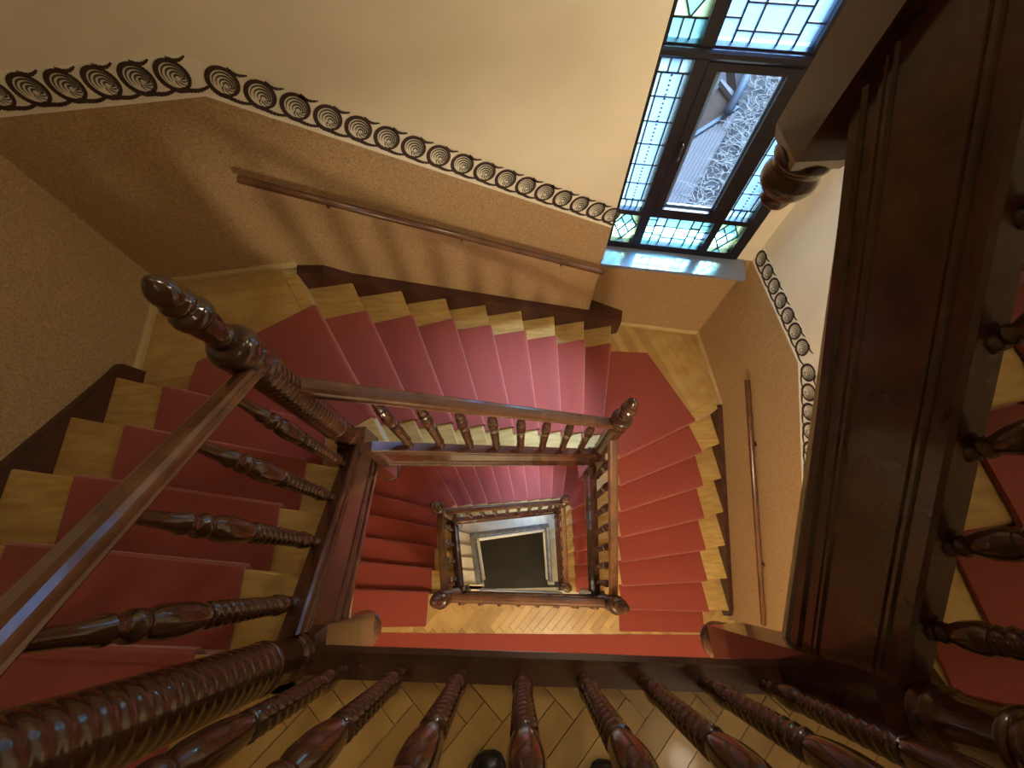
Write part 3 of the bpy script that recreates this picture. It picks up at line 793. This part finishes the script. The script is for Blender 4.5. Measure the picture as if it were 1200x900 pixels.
def window(dz, detail, idx):
    root = empty('window_%d' % idx, K((WX0+WX1)/2, WZ0+dz)); off = V(root.location); tag(root, kind='structure')
    xm = [WX0, .800, .962, 1.075, 1.445, 1.530, 1.700, WX1]
    zt = [WZ0, -1.155, -.885, -.825, .115, .195, .80, WZ1]
    fr = MB()
    d0, d1 = -.012, .07
    def bar(xa, xb, za, zb, e0=d0, e1=d1): fr.prism([K(xa, za+dz, e0), K(xb, za+dz, e0), K(xb, zb+dz, e0), K(xa, zb+dz, e0)], outK.to_3d()*(e1-e0))
    bar(xm[0], xm[1], zt[0], zt[7]); bar(xm[6], xm[7], zt[0], zt[7]); bar(xm[1], xm[6], zt[0], zt[1]); bar(xm[1], xm[6], zt[6], zt[7])
    bar(.962, 1.030, zt[1], zt[6]); bar(1.478, 1.530, zt[1], zt[6])
    for xa, xb in ((xm[1], .962), (1.03, 1.478), (1.53, xm[6])):
        bar(xa, xb, -.885, -.845); bar(xa, xb, .125, .195)
    fr.build('frame', 'frame', root).location = -off
    # drip moulding on the transom
    MB().sweep([(0, 0), (.02, .004), (.03, .018), (.03, .04), (.018, .05), (0, .05)], K(xm[0]+.02, .135+dz, -.012), K(xm[7]-.02, .135+dz, -.012), (-outK).to_3d()).build('transom_moulding', 'frame', root).location = -off
    # casement sash
    sa = MB()
    for xa, xb, za, zb in ((1.03, 1.085, -.845, .125), (1.425, 1.478, -.845, .125), (1.085, 1.425, -.845, -.80), (1.085, 1.425, .085, .125)):
        sa.prism([K(xa, za+dz, -.02), K(xb, za+dz, -.02), K(xb, zb+dz, -.02), K(xa, zb+dz, -.02)], outK.to_3d()*.06)
    so = sa.build('casement_sash', 'frame', root); so.location = -off
    MB().prism([K(1.08, -.805+dz, .012), K(1.43, -.805+dz, .012), K(1.43, .09+dz, .012), K(1.08, .09+dz, .012)], outK.to_3d()*.004).build('pane', 'gclear', so)
    bd_ = MB()
    for xa, xb, za, zb in ((1.085, 1.113, -.80, .085), (1.413, 1.425, -.80, .085), (1.113, 1.413, -.80, -.782), (1.113, 1.413, .073, .085)):
        bd_.prism([K(xa, za+dz, .018), K(xb, za+dz, .018), K(xb, zb+dz, .018), K(xa, zb+dz, .018)], outK.to_3d()*.012)
    bd_.build('glazing_bead', 'bead', so)
    for cx in (1.05, ): MB().tube([K(cx, -.30+dz, -.022), K(cx, -.30+dz, -.05), K(cx, -.40+dz, -.055)], .008, 8).build('window_handle', 'brass', so, True)
    # leaded lights
    if detail:
        thirds = [0, 1/3, 2/3, 1]
        side = lattice([0, .16, .84, 1], [.06, .205, .35, .495, .64, .785, .91])+lattice([0, .25, .5, .75, 1], [0, .06])+lattice(thirds, [.91, 1])
        mside = lambda p, i: 'gblue' if .17 < sum(u for u, _ in p)/len(p) < .8 else 'gwhite'
        mid = lattice([.30, .5, .72], [0, .18, 1])+lattice([0, .15], [0, .3, .55, .78, 1])+lattice([.15, .30], [0, .25, .6, 1])+lattice([.72, .86], [0, .3, .62, 1])+lattice([.86, 1], [0, .25, .5, .75, 1])
        mmid = lambda p, i: 'gaqua' if i % 5 else 'gblue'
        mdia = lambda p, i: 'ggreen' if i < 4 else 'gaqua'
        dia = diamond_cells()
        light_panel(root, off, .80, .962, -.845, .125, side, mside, dz, (((.5, .06), (.5, .91)),)); light_panel(root, off, 1.53, 1.70, -.845, .125, side, mside, dz, (((.5, .06), (.5, .91)),))
        light_panel(root, off, .80, .962, -1.155, -.885, dia, mdia, dz); light_panel(root, off, 1.53, 1.70, -1.155, -.885, dia, mdia, dz)
        light_panel(root, off, 1.03, 1.478, -1.155, -.885, mid, mmid, dz, (((.15, .58), (.86, .58)),))
        upl = [tuple((u, .14+v*.46) for u, v in p) for p in ([((0, 0), (.5, 0), (0, .5)), ((.5, 0), (1, 0), (1, .5)), ((1, .5), (1, 1), (.5, 1)), ((.5, 1), (0, 1), (0, .5)), ((.5, 0), (1, .5), (.5, 1), (0, .5))])]+lattice(thirds, [0, .14])+lattice(thirds, [.60, .74, .88, 1])
        upm = lattice([0, .18], [0, .16, .33, .55, .78, 1])+lattice([.82, 1], [0, .16, .33, .55, .78, 1])+lattice([.18, .36, .64, .82], [0, .08, .26, .44, .62, .8, 1])
        light_panel(root, off, .80, .962, .195, .80, upl, mdia, dz); light_panel(root, off, 1.53, 1.70, .195, .80, upl, mdia, dz)
        light_panel(root, off, 1.03, 1.478, .195, .80, upm, lambda p, i: 'gblue', dz)
    else:
        for xa, xb, za, zb in ((.80, .962, -.845, .125), (1.53, 1.70, -.845, .125), (.80, .962, -1.155, -.885), (1.53, 1.70, -1.155, -.885), (1.03, 1.478, -1.155, -.885), (.80, .962, .195, .80), (1.53, 1.70, .195, .80), (1.03, 1.478, .195, .80)):
            MB().prism([K(xa, za+dz, .03), K(xb, za+dz, .03), K(xb, zb+dz, .03), K(xa, zb+dz, .03)], outK.to_3d()*.004).build('pane', 'gblue', root).location = -off
    # sill board
    a, b = onw(WALLK, x=WX0+.0), onw(WALLK, x=WX1+.06)
    sl = MB().prism([v3(a, WZ0-.03+dz), v3(b, WZ0-.03+dz), v3(b-outK*.19, WZ0-.03+dz), v3(a-outK*.20, WZ0-.03+dz)], (0, 0, .03))
    sl.build('window_sill', 'sill', root).location = -off
    return root
window(0, True, 1); window(-ST, False, 2); window(-2*ST, False, 3)

# ------------------------------------------------------------------ light inside
def lamp(loc, power, label, col=(1, .83, .62), rad=.10):  # makes one real lamp; the others are added fill lights with a canopy
    root = tag(empty('lamp_or_fill', loc), label, 'lamp', 'ceiling lamps')
    MB().lathe([(-.01, .055), (0, .06), (.02, .06), (.03, .05)], 20).build('canopy', 'brass', root, True)
    ld = bpy.data.lights.new('lamp_or_fill_light', 'POINT'); ld.energy = power; ld.color = col; ld.shadow_soft_size = rad
    lo = bpy.data.objects.new('lamp_or_fill_light', ld); COL.objects.link(lo); lo.parent = root; lo.location = (0, 0, -.14)
    return root
lamp((1.30, 1.30, -14*r+ST-.29), 13, 'added fill light under the quarter landing beside the window', (1, .88, .68))  # unseen fill, added to light the north wall and spare the west flight
lamp((.85, 1.2, ZT-.03), 5, 'added fill light high above the open well')  # weak unseen fill, added to lift the upper walls
pend = tag(empty('pendant_fill', (.52, 1.35, ZT)), 'added fill light on a long cord above the fanned flight', 'lamp')  # made-up pendant, added to brighten the north wall; cord and socket dress it
MB().tube([(0, 0, 0), (0, 0, -1.70)], .004, 6).build('cord', 'lead', pend)
MB().lathe([(-1.74, .022), (-1.73, .026), (-1.69, .026), (-1.68, .012)], 16).build('socket', 'brass', pend, True)
pl_ = bpy.data.lights.new('pendant_fill_light', 'POINT'); pl_.energy = 13; pl_.color = (1, .86, .66); pl_.shadow_soft_size = .06
plo = bpy.data.objects.new('pendant_fill_light', pl_); COL.objects.link(plo); plo.parent = pend; plo.location = (0, 0, -1.82)
lamp((1.35, -1.5, ZT-.03), 9, 'added fill light above the shoe landing')  # unseen fill, added to lift the parquet here
lamp((.5, -1.2, -.28), 100, 'ceiling lamp above the lower parquet landing')
lamp((-.3, -1.0, -ST-.28), 130, 'added fill light above the stone landing')  # unseen fill, added to brighten the lower levels
lamp((.5, -1.0, -2*ST-.28), 60, 'added fill light above the black floor')  # unseen fill, added to brighten the bottom storey

# ------------------------------------------------------------------ shoes
def shoe(x, y, mirror, rz):
    root = tag(empty('shoe', (x, y, 0.001)), 'black leather shoe standing toe to the balusters on the herringbone parquet', 'shoe', 'pair of black shoes')
    root.rotation_euler.z = rz
    # sections from toe (y=0) to heel (y=-.29): (y, half width, top height)
    S_ = [(0.0, .010, .030), (-.008, .028, .042), (-.025, .039, .052), (-.06, .046, .058), (-.10, .048, .068), (-.14, .043, .085), (-.18, .037, .100), (-.23, .036, .105), (-.27, .032, .105), (-.29, .012, .095)]
    def loft(fn, n=14):
        vs, fs = [], []
        for s in S_:
            for j in range(n): vs.append(fn(s, 2*math.pi*j/n))
        for i in range(len(S_)-1):
            for j in range(n):
                a, b = i*n+j, i*n+(j+1) % n; fs.append((a, b, b+n, a+n))
        fs.append(tuple(range(n))); fs.append(tuple(range((len(S_)-1)*n, len(S_)*n)))
        return MB().add(vs, fs)
    up_ = loft(lambda s, t: V((mirror*(.006*math.sin(s[0]*12))+s[1]*math.cos(t), s[0], .016+max(-.2, math.sin(t))*(s[2]-.016))))
    upo = up_.build('upper', 'leather', root, True)
    so = loft(lambda s, t: V((mirror*(.006*math.sin(s[0]*12))+(s[1]+.004)*math.cos(t), s[0]+(.003 if s[0] > -.1 else -.003), .009+.009*(1 if math.sin(t) > 0 else -1))))
    so.build('sole', 'sole', root)
    for k in range(4):
        yy = -.115-.018*k; zz = .080+.0055*k
        MB().tube([(-.02, yy, zz-.006), (0, yy-.004, zz+.002), (.02, yy, zz-.006)], .0025, 6).build('lace', 'sole', upo, True)
shoe(-.085, -.43, 1, math.radians(4)); shoe(.212, -.455, -1, math.radians(-6))

# ------------------------------------------------------------------ iron balustrade of the stone stair
def iron_balustrade(A, B, n, label, ztop=.85):
    A, B = V(A), V(B)
    root = tag(empty('iron_balustrade', A), label, 'balustrade', 'grey iron balustrades at the bottom'); 
    up_ = V((0, 0, ztop))
    d = (B-A).normalized(); h = V((d.x, d.y, 0)).normalized(); nv = perp(h.to_2d()).to_3d()
    MB().sweep([(-.035, -.02), (.035, -.02), (.04, .01), (.02, .03), (-.02, .03), (-.04, .01)], A+up_, B+up_, nv).build('handrail', 'iron', root).location = -A
    MB().sweep([(-.015, 0), (.015, 0), (.015, .02), (-.015, .02)], A+V((0, 0, .1)), B+V((0, 0, .1)), nv).build('bottom_rail', 'iron', root).location = -A
    for i in range(n):
        p = lerp(A, B, (i+.5)/n)
        mb = MB().tube([p, p+up_], .011, 6)
        w_ = (B-A).length/n*.42
        for sgn in (1, -1):
            pts = []
            for q in range(13):
                a = q/12*math.pi*2.6; R = w_*(.55-.035*q)
                pts.append(p+V((0, 0, .45+sgn*.16))+h*R*math.cos(a)*sgn+V((0, 0, R*math.sin(a)))+V((0, 0, 0)))
            mb.tube(pts, .009, 5)
        mb.build('scroll_bar', 'iron', root, True).location = -A
for s, nb, lb in (('W', 5, 'grey scrolled iron balustrade on the first stone flight'), ('N', 8, 'grey scrolled iron balustrade on the fanned stone flight'), ('E', 6, 'grey scrolled iron balustrade on the last stone flight')):
    A, B, _ = side_line(s, STRZ, -2*ST); iron_balustrade(lerp(A, B, -.07), lerp(A, B, 1.05), nb+1, lb)
A = v3(SWc-V((0, .10)), -2*ST); B = v3(SEc-V((.055, .10)), -2*ST)
iron_balustrade(A, B, 8, 'grey scrolled iron balustrade along the stone landing')
MB().box((SWc.x-.02, -.42, -2*ST-.22), (SEc.x+.02, -.30, -2*ST+.006)).build('trim_1', 'cream')['kind'] = 'structure'

# ------------------------------------------------------------------ outside the window: neighbouring roofs and a bare creeper
M['metal_roof'] = mat('white_metal_roof', (.034, .038, .044), .8, (.040, .044, .050), 3, spec=.05)
M['slate'] = mat('brown_render', (.010, .007, .006), .9, (.013, .010, .008), 4, spec=.05)
M['twig'] = mat('pale_twigs', (.050, .056, .060), .9, (.075, .082, .086), 20, spec=.05)
M['earth'] = mat('dark_ivy', (.010, .013, .016), .9, (.015, .019, .022), 6, spec=.05)
M['pipe'] = mat('blue_grey_pipe', (.020, .033, .052), .7, spec=.05)
ZG = -4.2

g = MB().box((-6, 2.9, -10.6), (30, 40, -10.5)).build('ground', 'earth'); tag(g, kind='structure')
# ribbed metal roof of the annex
root = tag(empty('annex_roof', (3.4, 6.6, ZG)), 'white ribbed metal roof of the annex outside the window', 'roof'); off = V(root.location)
d = V((1.58, 2.59)).normalized(); nn = perp(d)
base_p = V((3.2, 5.91))
poly = [base_p-d*2.2, base_p+d*3.05, base_p+d*1.45+nn*.62, base_p-d*2.2+nn*.55]
MB().prism([v3(p, ZG-.12) for p in poly], (0, 0, .12)).build('roof_sheet', 'metal_roof', root).location = -off
mb = MB()
for k in range(10):
    t = k/9*.55
    a, b = base_p-d*2.1+nn*t, base_p+d*(3.0-1.6*t/.6)+nn*t
    mb.prism([v3(a, ZG), v3(b, ZG), v3(b+nn*.014, ZG), v3(a+nn*.014, ZG)], (0, 0, .025))
mb.build('standing_seams', 'metal_roof', root).location = -off
a, b = poly[2], poly[1]
MB().prism([v3(a, ZG-.1), v3(b, ZG-.1), v3(b+V((-.05, .06)), ZG-.1), v3(a+V((-.05, .06)), ZG-.1)], (0, 0, .16)).build('fascia', 'pipe', root).location = -off
# brown rendered block behind the roof, with a pale coping
root = tag(empty('brown_annex_wall', (4.2, 8.6, ZG-1)), 'brown rendered wall with pale coping behind the ribbed roof', 'wall'); off = V(root.location)
pb = [V((3.66, 7.50)), V((4.66, 8.55)), V((4.72, 8.84)), V((4.6, 9.33)), V((4.2, 8.9))]
MB().prism([v3(p, ZG-1.2) for p in pb], (0, 0, 1.18)).build('rendered_wall', 'slate', root).location = -off
MB().prism([v3(p, ZG-.02) for p in (V((4.56, 9.36)), V((4.62, 9.42)), V((4.80, 8.86)), V((4.70, 8.80)))], (0, 0, .10)).build('coping', 'metal_roof', root).location = -off
t = MB().tube([(5.58, 10.2, ZG+.17), (4.42, 8.2, ZG+.17)], .08, 12).build('drain_pipe', 'pipe', None, True)
tag(t, 'blue grey pipe crossing the bare creeper outside', 'pipe')
# creeper: ground of ivy with a tangle of pale bare twigs over it
ivy = MB().prism([v3(p, ZG-.5) for p in (V((2.6, 5.2)), V((6, 4.2)), V((12, 9)), V((11, 14)), V((5.3, 11)), V((4.92, 8.75)), V((4.6, 8.35)))], (0, 0, .35)).build('creeper', 'earth')
tag(ivy, 'tangle of pale bare creeper twigs outside the window', 'creeper')
rng = random.Random(3); tw = MB()
for k in range(2600):
    y = rng.uniform(5.2, 11.5); x = .62*y-.35+rng.uniform(-.1, 2.8)
    p = V((x, y, ZG-.15+rng.uniform(0, .35))); a = rng.uniform(0, 6.28); L = rng.uniform(.15, .45)
    pts = []
    for j in range(4):
        pts.append(p.copy()); a += rng.uniform(-.9, .9)
        p = p+V((math.cos(a), math.sin(a), rng.uniform(-.3, .3)))*L/3
    n0 = len(tw.v); vs = []; fs = []
    for j, q in enumerate(pts):
        wv = V((-math.sin(a), math.cos(a), 0))*.008
        vs += [q+wv, q-wv]
    for j in range(3): fs.append((2*j, 2*j+1, 2*j+3, 2*j+2))
    tw.add(vs, fs)
to = tw.build('twigs', 'twig', ivy); to['kind'] = 'stuff'

tile = empty('inlaid_tile', (-.95, -.475, -2*ST)); tag(tile, 'pale floor tile with a dark cross inlaid in the stone landing', 'floor tile')
MB().box((-.17, -.17, 0), (.17, .17, .004)).build('tile_ground', 'cream', tile)
mb = MB()
for sg in (1, -1):
    for k in (-.03, .03):
        a, b = V((-.15, -.15*sg)), V((.15, .15*sg)); n = perp((b-a).normalized())
        mb.prism([v3(p, .004) for p in (a+n*(k-.008), b+n*(k-.008), b+n*(k+.008), a+n*(k+.008))], (0, 0, .002+.0003*sg))
mb.build('cross_inlay', 'lead', tile)
